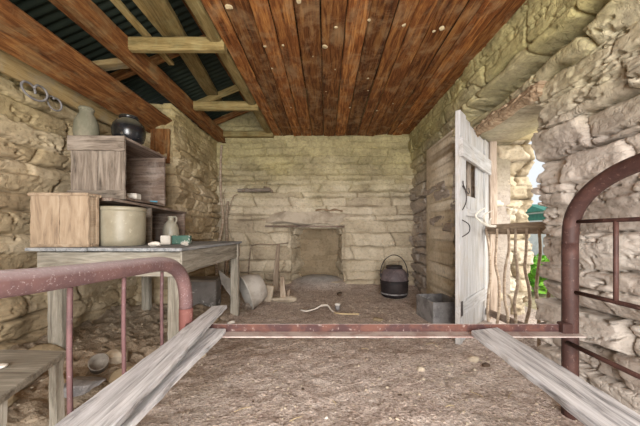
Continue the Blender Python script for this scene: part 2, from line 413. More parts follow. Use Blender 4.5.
def grid_mesh(name, P, mask, back=None, tint=None, mat=None, extra=None):
    """P: (nv,nu,3) front points; mask: (nv-1,nu-1) faces kept; back: vector that the open border is pushed along"""
    nv, nu = P.shape[:2]
    idx = np.arange(nv*nu).reshape(nv, nu)
    q = np.stack([idx[:-1,:-1], idx[:-1,1:], idx[1:,1:], idx[1:,:-1]], -1)[mask]
    used = np.unique(q); rem = -np.ones(nv*nu, int); rem[used] = np.arange(len(used))
    q = rem[q]; co = P.reshape(-1, 3)[used]
    faces = q.tolist(); t = None if tint is None else tint.reshape(-1)[used]
    if back is not None:
        e = {}
        for f in faces:
            for k in range(4):
                a, b = f[k], f[(k+1) % 4]
                e[(a, b)] = 1
        bd = [(a, b) for (a, b) in e if (b, a) not in e]
        bv = {}; ex = []
        for a, b in bd:
            for x in (a, b):
                if x not in bv:
                    bv[x] = len(co) + len(ex); p = co[x].copy()
                    for ax in range(3):
                        if back[ax] is not None: p[ax] = back[ax]
                    ex.append(p)
            faces.append([b, a, bv[a], bv[b]])
        co = np.vstack([co, np.array(ex)])
        if t is not None: t = np.concatenate([t, np.full(len(ex), .5)])
    me = bpy.data.meshes.new(name); me.from_pydata(co.tolist(), [], faces)
    if t is not None:
        at = me.attributes.new('tint', 'FLOAT', 'POINT'); at.data.foreach_set('value', t.astype(np.float32))
        mo = JOINT_SHADE.reshape(-1)[used]
        at = me.attributes.new('joint_shade', 'FLOAT', 'POINT'); at.data.foreach_set('value', np.concatenate([mo, np.full(len(co)-len(mo), .15)]).astype(np.float32))
    if extra is not None:
        at = me.attributes.new(extra[0], 'FLOAT', 'POINT')
        v = extra[1].reshape(-1)[used]; at.data.foreach_set('value', np.concatenate([v, np.zeros(len(co)-len(v))]).astype(np.float32))
    o = link(name, me, mat, smooth=True)
    return o
def sstep(a, b, x):
    t = np.clip((x-a)/(b-a), 0, 1); return t*t*(3-2*t)

# ---- back wall (with fireplace opening)
res = .0095
u = np.arange(-2.1, 1.95, res); v = np.arange(-.1, 3.45, res); U, V = np.meshgrid(u, v)
pl = np.clip(.5*sstep(1.5, 2.2, V + .35*fbm(U, V, 3, 3)), 0, 1)
h, t = masonry(U, V, 11, ch=(.075,.15), ch_low=(.15,.24), sl=(.25,.8), joint=.013, depth=.085, warp=.03, rough=.010, off=.012, tilt=.12, spall=.03, plaster=pl)
# mud-rounded edges of the fireplace opening; slightly wavy
fx0, fx1, fz = -.60, .29, .985
wl = .02*fbm(V*6, V*0, 61, 3); wr = .025*fbm(V*6, V*0+4, 63, 3)
inside = (U > fx0+wl) & (U < fx1+wr) & (V < fz)
edge = np.minimum(np.abs(U-fx0-wl), np.abs(U-fx1-wr))
h = h - np.where(V < fz+.05, .05*np.exp(-(edge/.03)**2), 0)
P = np.stack([U, 4.78-h, V], -1)
mk = ~(inside[:-1,:-1] & inside[1:,1:])
props(grid_mesh('wall_back', P, mk, (None, 5.2, None), t, M['back']), kind='structure')
# fireback and fireplace roof
u = np.arange(-.75, .45, .0095); v = np.arange(-.1, 1.2, .015); U, V = np.meshgrid(u, v)
h, t = masonry(U, V, 19, ch=(.08,.14), sl=(.2,.5), joint=.01, depth=.012, rough=.008, off=.003, spall=.01, crack=.008)
o = grid_mesh('wall_fireback', np.stack([U, 5.24-h, V], -1), np.ones((len(v)-1, len(u)-1), bool), (None, 5.4, None), t, M['fireback_brown'])
props(o, kind='structure')
for nm, xa, xb in (('wall_fireplace_left', -.63, -.44), ('wall_fireplace_right', .31, .20)):     # splayed sides of the fireplace
    u = np.arange(0, 1.001, .025); v = np.arange(-.1, 1.1, .0095); U, V = np.meshgrid(u, v)
    h, t = masonry(U*.5, V, 71, ch=(.15,.24), sl=(.3,.6), joint=.012, depth=.05, rough=.012, off=.012)
    sg = 1 if xa < 0 else -1
    props(grid_mesh(nm, np.stack([xa + (xb-xa)*U + sg*(h-.05), 4.76 + .48*U, V], -1), np.ones((len(v)-1, len(u)-1), bool), (xa - sg*.2, None, None), t, M['back']), kind='structure')

# ---- right wall, one face with the doorway hole
y_far, y_near, z_top = 3.12, 2.06, 1.90
u = np.concatenate([np.arange(-1.65, .8, .025), np.arange(.8, 2.15, .0075), np.arange(2.15, 4.8, .0125)]); v = np.arange(-.1, 2.6, .008); U, V = np.meshgrid(u, v)
pl = np.clip(.8*sstep(2.15, 2.35, V + .25*fbm(U*1.5, V*1.5, 5, 3)) , 0, 1)
h, t = masonry(U, V, 23, ch=(.11,.21), sl=(.3,.9), joint=.011, depth=.085, rough=.010, off=.02, tilt=.2, warp=.05, spall=.04, crack=.045, plaster=pl)
pf = np.clip(sstep(1.0, 1.9, V + .3*fbm(U*2, V*2, 8, 3)), 0, 1)*sstep(3.0, 3.2, U)*.15
h = h*(1-pf) + pf*(.04 + .015*fbm(U*3, V*3, 77, 4))
face = 1.50 + .10*sstep(2.9, 2.1, U) - .12*sstep(1.75, 2.5, V)*sstep(3.4, 2.2, U) - .06*sstep(1.9, 2.5, V)*sstep(2.8, 3.3, U)
# hollow under the fallen plaster above the door lintel
q0 = 2.13 - .06*(U-1.6)/1.3
hol = np.exp(-((V-q0)/(.052+.014*fbm(U*4, V*0, 90, 3)))**4)*sstep(1.40, 1.7, U)*sstep(3.0, 2.75, U)
h = h - .20*np.clip(hol, 0, 1) + .07*hol*fbm(U*13, V*13, 91, 4, .6)
h = h + .02*sstep(.07, .0, np.abs(V-q0-.10))*sstep(1.5, 1.8, U)*sstep(3.0, 2.7, U)
P = np.stack([face-h, U, V], -1)
# ragged stone ends on the near jamb
rng = np.random.RandomState(4)
cb = np.cumsum(rng.uniform(.15, .26, 30)); ci = np.searchsorted(cb, v); jr = rng.uniform(-.11, .05, 40)
loc = (v - np.where(ci > 0, cb[np.maximum(ci-1, 0)], 0)); hgt = np.where(ci > 0, np.diff(np.append(0, cb))[np.minimum(ci, 29)], cb[0])
f = np.clip(loc/np.maximum(hgt, .01), 0, 1)
jag = jr[ci] - .05*(np.abs(2*f-1)**4)*1.2 + .012*fbm(v*20, v*0, 5, 3)
jag = jag*sstep(1.95, 1.8, v) - .07*sstep(.85, .6, v)
wgt = sstep(1.55, 2.06, U)*(U < 2.1)
inside = (U > y_near) & (U < y_far) & (V < z_top)
P[..., 1] += jag[:, None]*wgt*(V < 2.0)
mk = ~(inside[:-1,:-1] & inside[1:,1:])
props(grid_mesh('wall_right', P, mk, (2.02, None, None), t, M['right']), kind='structure')
# thick far jamb of the doorway, bright stone
u = np.arange(1.38, 2.28, .0125); v = np.arange(-.1, 2.05, .0125); U, V = np.meshgrid(u, v)
h, t = masonry(U, V, 37, ch=(.09,.18), sl=(.12,.34), joint=.018, depth=.06, rough=.025, off=.02, tilt=.15)
P = np.stack([U + .05*vnoise(V*7, V*0, 3)*sstep(1.95, 2.2, U), 3.20-h-.04*(U < 1.5), V], -1)
props(grid_mesh('wall_doorway', P, np.ones((len(v)-1, len(u)-1), bool), (None, 3.9, None), t, M['reveal']), kind='structure')

# ---- left walls
def left_wall(name, y0, y1, x, z1, seed, big=True):
    u = np.arange(y0 if y0 > 0 else .5, y1, .010); u = np.concatenate([np.arange(y0, .5, .03), u]) if y0 < 0 else u; v = np.arange(-.1, z1, .010); U, V = np.meshgrid(u, v)
    if big:
        low = sstep(.95, .7, V)
        h, t = masonry(U, V, seed, ch=(.11,.22), sl=(.3,.9), joint=.011, depth=.075, rough=.009, off=.014, tilt=.13, warp=.05, spall=.03)
        h = h - .05*low*(.5+fbm(U*3, V*3, 9, 2))
    else:
        pl = np.clip(.8*sstep(1.75, 2.1, V + .2*fbm(U*2, V*2, 15, 3)), 0, 1)
        h, t = masonry(U, V, seed, ch=(.08,.15), sl=(.2,.55), joint=.012, depth=.065, rough=.014, off=.016, tilt=.18, plaster=pl)
    P = np.stack([x+h, U, V], -1)
    return props(grid_mesh(name, P, np.ones((len(v)-1, len(u)-1), bool), (x-.3, None, None), t, M['left']), kind='structure')
left_wall('wall_left', -1.65, 3.45, -2.33, 2.52, 51)
left_wall('wall_left_inner', 3.36, 4.82, -1.85, 2.43, 57, False)
# return of the left wall, facing the room
u = np.arange(-2.4, -1.80, .0125); v = np.arange(-.1, 2.43, .0125); U, V = np.meshgrid(u, v)
h, t = masonry(U, V, 61, ch=(.08,.15), sl=(.15,.4), joint=.014, depth=.04, rough=.016)
props(grid_mesh('wall_left_return', np.stack([U, 3.40-h, V], -1), np.ones((len(v)-1, len(u)-1), bool), (None, 3.8, None), t, M['left']), kind='structure')
# rear wall behind the viewer, unseen; its opening is added for the daylight lamp
bm = bmesh.new()
for c, s in (((-1.6, -1.75, 1.5), (1.7, .25, 3.2)), ((1.55, -1.75, 1.5), (1.3, .25, 3.2)), ((.08, -1.75, 2.75), (1.8, .25, .9))):
    merge(bm, box_bm(c, s, 0))
props(from_bm('wall_rear', bm, M['right']), kind='structure')

# ------------------------------------------------------------------ floor
u = np.concatenate([np.arange(-2.45, -1.3, .03), np.arange(-1.3, 1.3, .016), np.arange(1.3, 2.5, .025)])
v = np.concatenate([np.arange(-1.7, .5, .06), np.arange(.5, 2.6, .016), np.arange(2.6, 5.3, .025)])
U, V = np.meshgrid(u, v)
z = .012*fbm(U*2, V*2, 101, 4) + .008*fbm(U*14, V*14, 103, 4, .6)
rub = sstep(-1.05, -1.7, U + .15*fbm(U*2, V*2, 107, 3))*sstep(3.6, 3.2, V)
z = z + rub*(.05 + .04*fbm(U*3, V*3, 109, 3) + .05*np.abs(fbm(U*13, V*13, 111, 4, .65)))
z = z + .05*np.abs(fbm(U*9, V*9, 113, 3))*sstep(-.75, -1.1, U)
ash = np.exp(-(((U+.12)/.42)**2 + ((V-4.98)/.36)**2)**1.5)
z = z + .12*ash + .06*sstep(4.3, 4.8, V)*sstep(1.5, -1.5, U)*0 + .05*sstep(4.35, 4.75, V)
z = z + .06*sstep(1.25, 1.5, U)*sstep(2.0, 1.5, V)*np.abs(fbm(U*6, V*6, 115, 3)) - .0
z = z + .05*sstep(1.15, 1.4, U)*sstep(1.8, 2.2, V)*sstep(3.1, 2.6, V)*np.abs(fbm(U*8, V*8, 117, 3))
fl = (grid_mesh('floor', np.stack([U, V, z], -1), np.ones((len(v)-1, len(u)-1), bool), None, None, M['floor'],
      ('ash', np.clip(ash*1.1, 0, .85))))
props(fl, kind='structure')
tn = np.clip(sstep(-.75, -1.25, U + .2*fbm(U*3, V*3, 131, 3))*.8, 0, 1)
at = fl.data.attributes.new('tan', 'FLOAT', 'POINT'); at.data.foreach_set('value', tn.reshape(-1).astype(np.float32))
def floor_z(x, y):
    i = np.abs(v - y).argmin(); j = np.abs(u - x).argmin(); return float(z[i, j])
# yard outside
bm = bmesh.new()
g = bmesh.ops.create_grid(bm, x_segments=30, y_segments=30, size=14)
for w in bm.verts: w.co.z = -.035 + .02*math.sin(w.co.x*1.3)*math.cos(w.co.y*1.7)
bmesh.ops.translate(bm, vec=(16.3, 6, 0), verts=bm.verts)
props(from_bm('ground_yard', bm, M['yard']), kind='structure')

# gravel: uncountable
rg = np.random.RandomState(5); bm0 = bmesh.new(); bmesh.ops.create_icosphere(bm0, subdivisions=1, radius=1)
bv = np.array([w.co[:] for w in bm0.verts]); bf = [[w.index for w in f.verts] for f in bm0.faces]; bm0.free()
vs, fs = [], []
for k in range(4200):
    y = .55 + 3.6*rg.rand()**1.3; x = rg.uniform(-1.9, 1.5) if rg.rand() < .75 else rg.uniform(.3, 1.5)
    r = rg.uniform(.002, .0045)*(1+rg.rand()**9*2.0)
    s = np.array([r*rg.uniform(.8, 1.6), r*rg.uniform(.8, 1.4), r*rg.uniform(.5, .9)])
    p = bv*s*rg.uniform(.8, 1.15, (12, 1)); a = rg.rand()*6.28; ca, sa = math.cos(a), math.sin(a)
    p = np.stack([p[:,0]*ca - p[:,1]*sa, p[:,0]*sa + p[:,1]*ca, p[:,2]], 1) + [x, y, floor_z(x, y)+r*.2]
    n0 = len(vs)*12; vs.append(p); fs += [[i+n0 for i in f] for f in bf]
me = bpy.data.meshes.new('gravel'); me.from_pydata(np.vstack(vs).tolist(), [], fs)
props(link('gravel', me, M['rock']), 'fine pale gravel scattered over the brown dirt floor', 'gravel', kind='stuff')

# ------------------------------------------------------------------ ceiling boards (one mesh, grain along X of the object)
bm = bmesh.new(); lay = bm.verts.layers.float.new('tint'); r = random.Random(3)
x = -.87
k = 0
while x < 1.56:
    w = r.choice([.10, .14, .16, .17, .19]); zb = r.uniform(0, .012) + (0.012 if k % 3 == 1 else 0)
    segs = [(-1.7, 4.85)]
    for a, b in segs:
        tn = r.random()
        nb = board_mesh(b-a-.004, w-.006, w-.006, .022, r.randrange(9999), nseg=40, rough=.003, cham=.3)
        bmesh.ops.translate(nb, vec=(a, -(x+w/2), zb+.011+r.uniform(0, .002)), verts=nb.verts)
        l2 = nb.verts.layers.float.new('tint')
        for q in nb.verts: q[l2] = tn
        merge(bm, nb)
    x += w; k += 1
o = from_bm('ceiling', bm, M['ceil']); o.rotation_euler = (0, 0, math.pi/2); o.location = (0, 0, CH+1.59)
props(o, kind='structure')
# pale mud blobs on the boards
for k, (px, py, s) in enumerate([(325,47,.026),(336,28,.014),(369,21,.014),(265,47,.014),(229,8,.028),(283,46,.014),(442,29,.024),(368,79,.014),(434,32,.014),(272,69,.010),(313,57,.008),(404,26,.02),(335,70,.010),(350,108,.016),(377,111,.016),(291,108,.013),(402,124,.012),(299,2,.02),(368,91,.01),(326,92,.008),(393,104,.01)]):
    d = 284*1.585/(232-py); xx = (px-326)*d/284
    props(from_bm('mud_nest', rock_bm((s, s, s*.5), k, 2), M['nest'], loc=(xx, d, CH+1.59)),
          'small pale mud nest stuck under the brown ceiling boards', 'mud nest', 'mud nests dotted under the ceiling boards')

# ------------------------------------------------------------------ roof timbers
def timber(name, p0, p1, w, t, mat, label, group=None, up=(0,0,1), cat='beam', **kw):
    return props(plank(name, p0, p1, w, t, mat, up=up, **kw), label, cat, group)
Z = lambda q: q + CH
timber('ceiling_joist', (-1.745, -1.6, Z(1.585)), (-1.745, 4.85, Z(1.585)), .145, .17, M['joist'], 'thick brown joist running over the table from front to back wall', seed=1, nseg=40)
timber('moulding_strip', (-1.70, -1.6, Z(1.487)), (-1.70, 4.8, Z(1.487)), .055, .022, M['joist'], 'narrow brown batten along the underside of the thick joist', seed=2, nseg=40, cat='batten')
timber('ceiling_joist', (-.935, -1.6, Z(1.68)), (-.935, 4.85, Z(1.68)), .11, .16, M['rafter'], 'grey pink joist beside the edge of the boarded ceiling', seed=3, nseg=40)
timber('tilted_plank', (-1.955, -1.6, Z(1.25)), (-1.955, 3.36, Z(1.25)), .30, .028, M['joist'], 'wide reddish brown plank tilted above the shelf jars', up=(-.5,0,.87), seed=4, nseg=30, cat='plank')
timber('wall_plate', (-2.20, -1.6, Z(1.17)), (-2.20, 3.36, Z(1.17)), .17, .03, M['plate'], 'pale tan wall plate lying along the left wall top', up=(1,0,0), seed=5, nseg=30, cat='plank')
timber('skewed_rafter', (-.98, .8, Z(1.47)), (-1.75, 4.85, Z(2.05)), .16, .05, M['rafter'], 'pale orange rafter sloping up above the two cross ties', seed=6, nseg=20, w1=.16)
timber('cross_tie', (-1.68, 2.43, Z(1.60)), (-.86, 2.43, Z(1.60)), .07, .115, M['rafter'], 'nearer of the two pale ties bridging to the boarded ceiling', seed=7, up=(0,0,1))
timber('cross_tie', (-1.68, 3.62, Z(1.605)), (-.86, 3.62, Z(1.605)), .07, .11, M['rafter'], 'farther of the two pale ties, close to the back wall', seed=8)
timber('cross_tie', (-1.72, 4.66, Z(1.60)), (-.86, 4.66, Z(1.60)), .10, .09, M['rafter'], 'rearmost pale tie lying on top of the back wall', seed=18)
timber('short_block', (-2.3, 2.62, Z(1.50)), (-1.80, 2.62, Z(1.57)), .10, .05, M['plate'], 'short tan block between the tilted plank and the thick joist', seed=9, cat='block')
timber('loose_lath', (-1.52, .6, Z(1.70)), (-1.58, 2.9, Z(1.72)), .06, .035, M['rafter'], 'left of the two loose laths lying above the thick joist', seed=10, cat='lath')
timber('loose_lath', (-1.36, .6, Z(1.70)), (-1.40, 2.6, Z(1.74)), .09, .03, M['rafter'], 'right of the two loose laths lying above the thick joist', seed=11, cat='lath')
# roof rafters running up the slope, and corrugated iron
zr = lambda x: Z(1.56) + (x+2.4)*.42
proto = None
for k, yy in enumerate([.7, 1.75, 2.95, 3.95, 4.6]):
    timber('roof_rafter', (-2.4, yy, zr(-2.4)-.04), (.2, yy, zr(.2)-.04), .05, .09, M['rafter'] if k % 2 else M['joist'],
           ['roof rafter nearest the viewer under the dark sheeting', 'second roof rafter from the front under dark sheeting', 'middle roof rafter between the two cross ties', 'roof rafter just behind the farther cross tie', 'roof rafter hard against the back wall'][k], 'roof rafters under the corrugated sheeting', seed=20+k)
for k, xx in enumerate([-1.25, -.5]):
    timber('purlin', (xx, -1.6, zr(xx)+.03), (xx, 4.9, zr(xx)+.03), .06, .045, M['joist'], ['purlin over the open part of the ceiling', 'purlin hidden above the edge of the ceiling boards'][k], seed=40+k, nseg=30)
us = np.arange(-2.9, .25, .12); vs_ = np.arange(-1.9, 5.3, .012); U, V = np.meshgrid(us, vs_)
P = np.stack([U, V, zr(U) + .085 + .011*np.sin(V*2*np.pi/.075)], -1)
props(grid_mesh('roof_left', P, np.ones((len(vs_)-1, len(us)-1), bool), None, None, M['roof']), kind='structure')
bm = box_bm((1.4, 1.7, 0), (2.75, 7.2, .03), 0); bmesh.ops.rotate(bm, cent=(.2, 0, 0), matrix=Matrix.Rotation(.30, 3, 'Y'), verts=bm.verts)
bmesh.ops.translate(bm, vec=(0, 0, zr(.2)+.08), verts=bm.verts)
props(from_bm('roof_right', bm, M['roof']), kind='structure')

# patch of wood at the left return
props(plank('upright_board', (-1.93, 3.31, Z(.80)), (-1.93, 3.31, Z(1.2)), .22, .03, M['joist'], up=(0,-1,0), seed=50), 'short brown upright board under the far end of the tilted plank', 'board')

# ------------------------------------------------------------------ door, frame, lintel
d0 = Vector((1.065, 2.30, 0)); d1 = Vector((1.73, 3.06, 0))
dd = (d1-d0); W = dd.length; ang = math.atan2(dd.y, dd.x)
door = bpy.data.objects.new('door_1', None); COL.objects.link(door); door.location = (d0.x, d0.y, 0); door.rotation_euler = (0, 0, ang)
door['kind'] = 'structure'
def dpart(name, x0, x1, z0, z1, yo, t, mat='door', **kw):      # local: x along width, y<0 is the visible face... grain vertical
    vert = (z1-z0) > (x1-x0)
    if vert: bm = board_mesh(z1-z0, x1-x0, x1-x0, t, hash(name) % 97 + int(x0*100), nseg=10, rough=.0015, cham=.08)
    else: bm = board_mesh(x1-x0, z1-z0, z1-z0, t, int(z0*100), nseg=6, rough=.0015, cham=.08)
    bmesh.ops.recalc_face_normals(bm, faces=bm.faces)
    me = bpy.data.meshes.new(name); bm.to_mesh(me); bm.free()
    o = link(name, me, M[mat], door)
    if vert: o.matrix_local = Matrix(((0,1,0,(x0+x1)/2), (0,0,1,yo), (1,0,0,z0), (0,0,0,1)))
    else: o.matrix_local = Matrix(((1,0,0,x0), (0,0,-1,yo), (0,1,0,(z0+z1)/2), (0,0,0,1)))
    return o
H0, H1 = .01, 1.905
dpart('stile', 0, .17, H0, H1, 0, .04); dpart('stile', W-.16, W, H0, H1-.03, 0, .04)
dpart('board', .17, .30, H0, 1.10, .008, .02); dpart('board', .305, .60, H0, 1.24, .008, .02); dpart('board', .60, W-.155, H0, H1-.03, .008, .02)
dpart('board', .17, .36, 1.56, H1, .008, .02); dpart('board', .365, .60, 1.56, H1-.02, .008, .02)
dpart('brace_board', .42, .47, 1.2, 1.6, .03, .02, 'crate_grey')
dpart('rail', -.01, W, 1.53, 1.68, -.03, .03); dpart('rail', 0, W, .22, .34, -.005, .035); dpart('rail', .17, W, 1.06, 1.12, -.004, .035)
hg = from_bm('hinge_plate', box_bm((.02, -.03, .30), (.03, .008, .12), .002), M['iron'], door)
tube('handle', [(.06,-.02,1.10), (.05,-.05,1.16), (.05,-.05,1.24), (.06,-.02,1.30)], .0042, M['iron'], door, 8, 5)
tube('latch_hook', [(.06,-.025,1.34), (.06,-.03,1.30), (.10,-.05,1.24), (.15,-.05,1.25), (.15,-.045,1.29)], .0042, M['iron'], door, 8, 5)
tube('pull', [(.05,-.02,.88), (.10,-.06,.92), (.10,-.06,.98), (.05,-.02,1.02)], .0042, M['iron'], door, 8, 5)
fr = bpy.data.objects.new('trim_1', None); COL.objects.link(fr); fr['kind'] = 'structure'
plank('jamb_post', (1.80, 3.08, -.02), (1.80, 3.08, 1.93), .08, .07, M['doorframe'], fr, up=(0,-1,0), seed=60)
plank('inner_stop', (1.745, 3.10, -.02), (1.745, 3.10, 1.93), .03, .05, M['doorframe'], fr, up=(0,-1,0), seed=61)
# rotten lintel log and boards of the doorway soffit
bm = tube_bm([(1.50,1.95,Z(.99)), (1.48,2.15,Z(.99)), (1.47,2.5,Z(.985)), (1.46,2.9,Z(.96)), (1.46,3.25,Z(.95))], lambda f: .052+.008*math.sin(f*17), 14, None, 8)
rr = random.Random(9)
for w in bm.verts: w.co += Vector((rr.uniform(-1,1), 0, rr.uniform(-1,1)))*.009
props(from_bm('lintel_log', bm, M['log']), 'rotten splintered log lintel over the doorway', 'lintel')
for k in range(6):
    yy = 1.9 + .15*k; s = rr.uniform(.25, .5)
    props(tube('splinter', [(1.405-rr.uniform(0,.02), yy, Z(.975+rr.uniform(-.02,.02))), (1.40, yy+s*.5, Z(.97+rr.uniform(-.03,.03))), (1.415, yy+s, Z(.955))], lambda f: .008*(1-f)+.002, M['log'], None, 6, 3),
          'thin splinter peeling from the rotten lintel log', 'splinter', 'splinters along the lintel log')
for k in range(4):
    x0 = 1.53 + k*.19
    props(plank('soffit_board', (x0+.09, 1.9, 1.93+.004*k), (x0+.09, 3.3, 1.93+.004*k), .182, .025, M['soffit'], seed=70+k),
          ['soffit board over the doorway, next to the rotten log', 'second soffit board over the doorway from the room', 'third soffit board over the doorway from the room', 'outermost soffit board over the doorway'][k], 'board', 'cream soffit boards over the doorway')

# ------------------------------------------------------------------ stick gate in the doorway
gate = thing('stick_gate', 'rustic grey stick gate standing in the open doorway', 'gate', (1.72, 2.55, 0))
gx = lambda y: 1.66 + (2.95-y)*.10
plank('top_rail', (gx(3.02), 3.02, .945), (gx(2.10), 2.10, .955), .022, .10, M['gaterail'], gate, seed=80)
plank('bottom_rail', (gx(3.02), 3.02, .10), (gx(2.10), 2.10, .10), .022, .07, M['crate_brown'], gate, seed=81)
rr = random.Random(5)
for k, yy in enumerate([2.87, 2.74, 2.62, 2.50, 2.39, 2.28, 2.17]):
    xx = gx(yy) - .028; pts = []
    for q in range(7):
        zz = -.02 + q*.157 + (.03 if q == 6 else 0)
        pts.append((xx + rr.uniform(-.012,.012) - 1.72, yy + .022*math.sin(q*1.3 + k*2) - 2.55, zz))
    tube('stick', pts, lambda f: .014 - .003*f, M['stick'], gate, 9, 4)
ant = tube_bm([(1.68,2.80,.975), (1.56,2.70,.975), (1.46,2.62,.995), (1.37,2.57,1.04), (1.345,2.55,1.07), (1.38,2.55,1.11), (1.43,2.56,1.135)], lambda f: .013-.007*f, 8, None, 6)
tube_bm([(1.50,2.65,.985), (1.44,2.59,1.04), (1.45,2.58,1.08), (1.52,2.60,1.115)], lambda f: .011-.007*f, 8, ant, 5)
tube_bm([(1.56,2.70,.975), (1.52,2.64,1.02), (1.53,2.63,1.05)], lambda f: .009-.005*f, 8, ant, 5)
props(from_bm('antler', ant, M['antler'], None, None, True), 'bleached forked antler hung between the white door and gate rail', 'antler')

# ------------------------------------------------------------------ outside
shed = thing('teal_shed', 'teal roofed shed with pale siding outside the doorway', 'shed', (9.6, 11.6, 0))
from_bm('siding', box_bm((0, 0, .85), (2.2, 1.6, 1.75), .01), M['palewall'], shed)
bm = bmesh.new()
pr = [(-1.4,-1.0,1.72),(1.4,-1.0,1.72),(1.4,1.0,1.72),(-1.4,1.0,1.72),(-1.4,0,2.05),(1.4,0,2.05)]
vv = [bm.verts.new(p) for p in pr]
for f in ((0,1,5,4),(2,3,4,5),(0,4,3),(1,2,5),(0,3,2,1)): bm.faces.new([vv[i] for i in f])
from_bm('roof', bm, M['teal'], shed)
from_bm('base_panel', box_bm((0, 0, 1.52), (2.24, 1.64, .26), .01), M['teal'], shed)
# leafy plants outside
def shrub(loc, h, w, n, seed, label):
    r = random.Random(seed); t = thing('green_shrub', label, 'plant', loc, 'green shrubs outside the doorway')
    bm = bmesh.new(); st = bmesh.new()
    for k in range(n):
        a = r.uniform(0, 6.28); rr_ = w*math.sqrt(r.random()); p = Vector((rr_*math.cos(a), rr_*math.sin(a), r.uniform(.03, 1)*h))
        s = r.uniform(.04, .075); q = Quaternion(Vector((r.gauss(0,1), r.gauss(0,1), r.gauss(0,1))).normalized(), r.uniform(0, 2))
        vs = [bm.verts.new(p + q @ Vector(c)*s) for c in ((-1,0,0), (-.3,.42,.12), (.6,.34,.1), (1.1,0,0), (.6,-.34,.1), (-.3,-.42,.12))]
        bm.faces.new(vs)
    me = bpy.data.meshes.new('leaves'); bm.to_mesh(me); bm.free(); lf = link('foliage', me, M['leaf'], t); lf['kind'] = 'stuff'
    for k in range(6):
        a = k*1.05; tube_bm([(0,0,-.03), (w*.3*math.cos(a), w*.3*math.sin(a), h*.5), (w*.6*math.cos(a), w*.6*math.sin(a), h*.95)], .008, 6, st, 3)
    from_bm('stems', st, M['stick'], t)
shrub((3.32, 4.5, 0), .52, .42, 620, 1, 'bright green leafy shrub seen low through the gate')
shrub((4.0, 5.0, 0), .5, .45, 300, 2, 'second green shrub, farther right outside the doorway')
props(from_bm('boulder', rock_bm((.35,.3,.28), 3, 3), M['rock'], loc=(4.9, 6.6, .12)), 'pale boulder lying outside beyond the green shrub', 'rock')

# ------------------------------------------------------------------ iron bed frame
bed = thing('bed_frame', 'rusty iron bed frame without mattress spanning the foreground', 'bed', (.25, .95, 0))
def bp(p): return (p[0]-.25, p[1]-.95, p[2])
YF, YN = 1.42, .34
# foot end (left): bent tube
ft = [bp(q) for q in [(-.70,YF,.26), (-.70,YF,.4), (-.70,YF,.54), (-.70,YF-.006,.62), (-.70,YF-.04,.70), (-.70,YF-.11,.755), (-.70,YF-.22,.784), (-.70,1.0,.792), (-.70,.7,.802), (-.70,.55,.812), (-.70,YN+.15,.812), (-.70,YN+.07,.79), (-.70,YN+.01,.73), (-.70,YN,.6), (-.70,YN,.3), (-.70,YN,0)]]
bm = tube_bm(ft[2:-3], .031, 16, None, 6); foot = from_bm('foot_rail', bm, M['tube_mauve'], bed, None, True)
tube('foot_post', [ft[0], ft[1], ft[2]], .0325, M['tube_rust'], bed, 16, 4)
tube('foot_post', [ft[-1], ft[-2], ft[-3]], .0325, M['tube_rust'], bed, 16, 4)
for yy in (1.213, .985, .777, .56):
    tube('spindle', [bp((-.70,yy,.77 if yy < 1.2 else .75)), bp((-.702,yy,.6)), bp((-.699,yy,.35))], .0068, M['rod_mauve'], bed, 8, 3)
tube('cross_rod', [bp((-.70,YF,.35)), bp((-.70,YN,.35))], .009, M['rod_mauve'], bed, 8, 4)
# head end (right), higher
hx = 1.22
hd = [bp(q) for q in [(hx,YF,.0), (hx,YF,.5), (hx,YF,.86), (hx,YF-.012,.98), (hx,YF-.065,1.07), (hx,YF-.16,1.14), (hx,YF-.29,1.185), (hx,.9,1.21), (hx,.65,1.19), (hx,YN+.15,1.155), (hx,YN+.06,1.10), (hx,YN+.01,1.02), (hx,YN,.92), (hx,YN,.5), (hx,YN,0)]]
tube('head_rail', hd[2:-2], .0345, M['post_red'], bed, 16, 6)
tube('head_post', hd[:3], .0345, M['post_red'], bed, 16, 4)
tube('head_post', [hd[-1], hd[-2], hd[-3]], .038, M['post_red'], bed, 16, 4)
tube('cross_rod', [bp((hx,YF,.97)), bp((hx,YN,.97))], .009, M['post_red'], bed, 8, 4)
tube('cross_rod', [bp((hx,YF,.625)), bp((hx,YN,.625))], .010, M['post_red'], bed, 8, 4)
tube('cross_rod', [bp((hx-.03,YF-.02,.375)), bp((hx,YN,.345))], .011, M['post_red'], bed, 8, 4)
for yy in (1.195, .88, .57):
    tube('spindle', [bp((hx,yy,1.16 if yy > 1 else 1.2)), bp((hx,yy,.625))] if yy != 1.195 else [bp((hx,yy,.97)), bp((hx,yy,.625))], .009, M['post_red'], bed, 8, 3)
def angle_rail(y, sgn):
    bm = box_bm(bp((.2675, y, .4395)), (1.935, .007, .042), .001)
    for w in bm.verts: pass
    o = from_bm('side_rail', bm, M['rail'], bed)
    fl = from_bm('lower_flange', box_bm((0, 0, 0), (1.935, .068, .006), .001), M['railflange'], o, bp((.2675, y - sgn*.038, .4205)))
    return o
angle_rail(YF, 1); angle_rail(YN, -1)
for (xx, yy) in ((-.70, YF), (hx, YF)):
    from_bm('rail_socket', box_bm(bp((xx + (.035 if xx < 0 else -.035), yy-.01, .437)), (.05, .05, .07), .006), M['post_red'], bed)

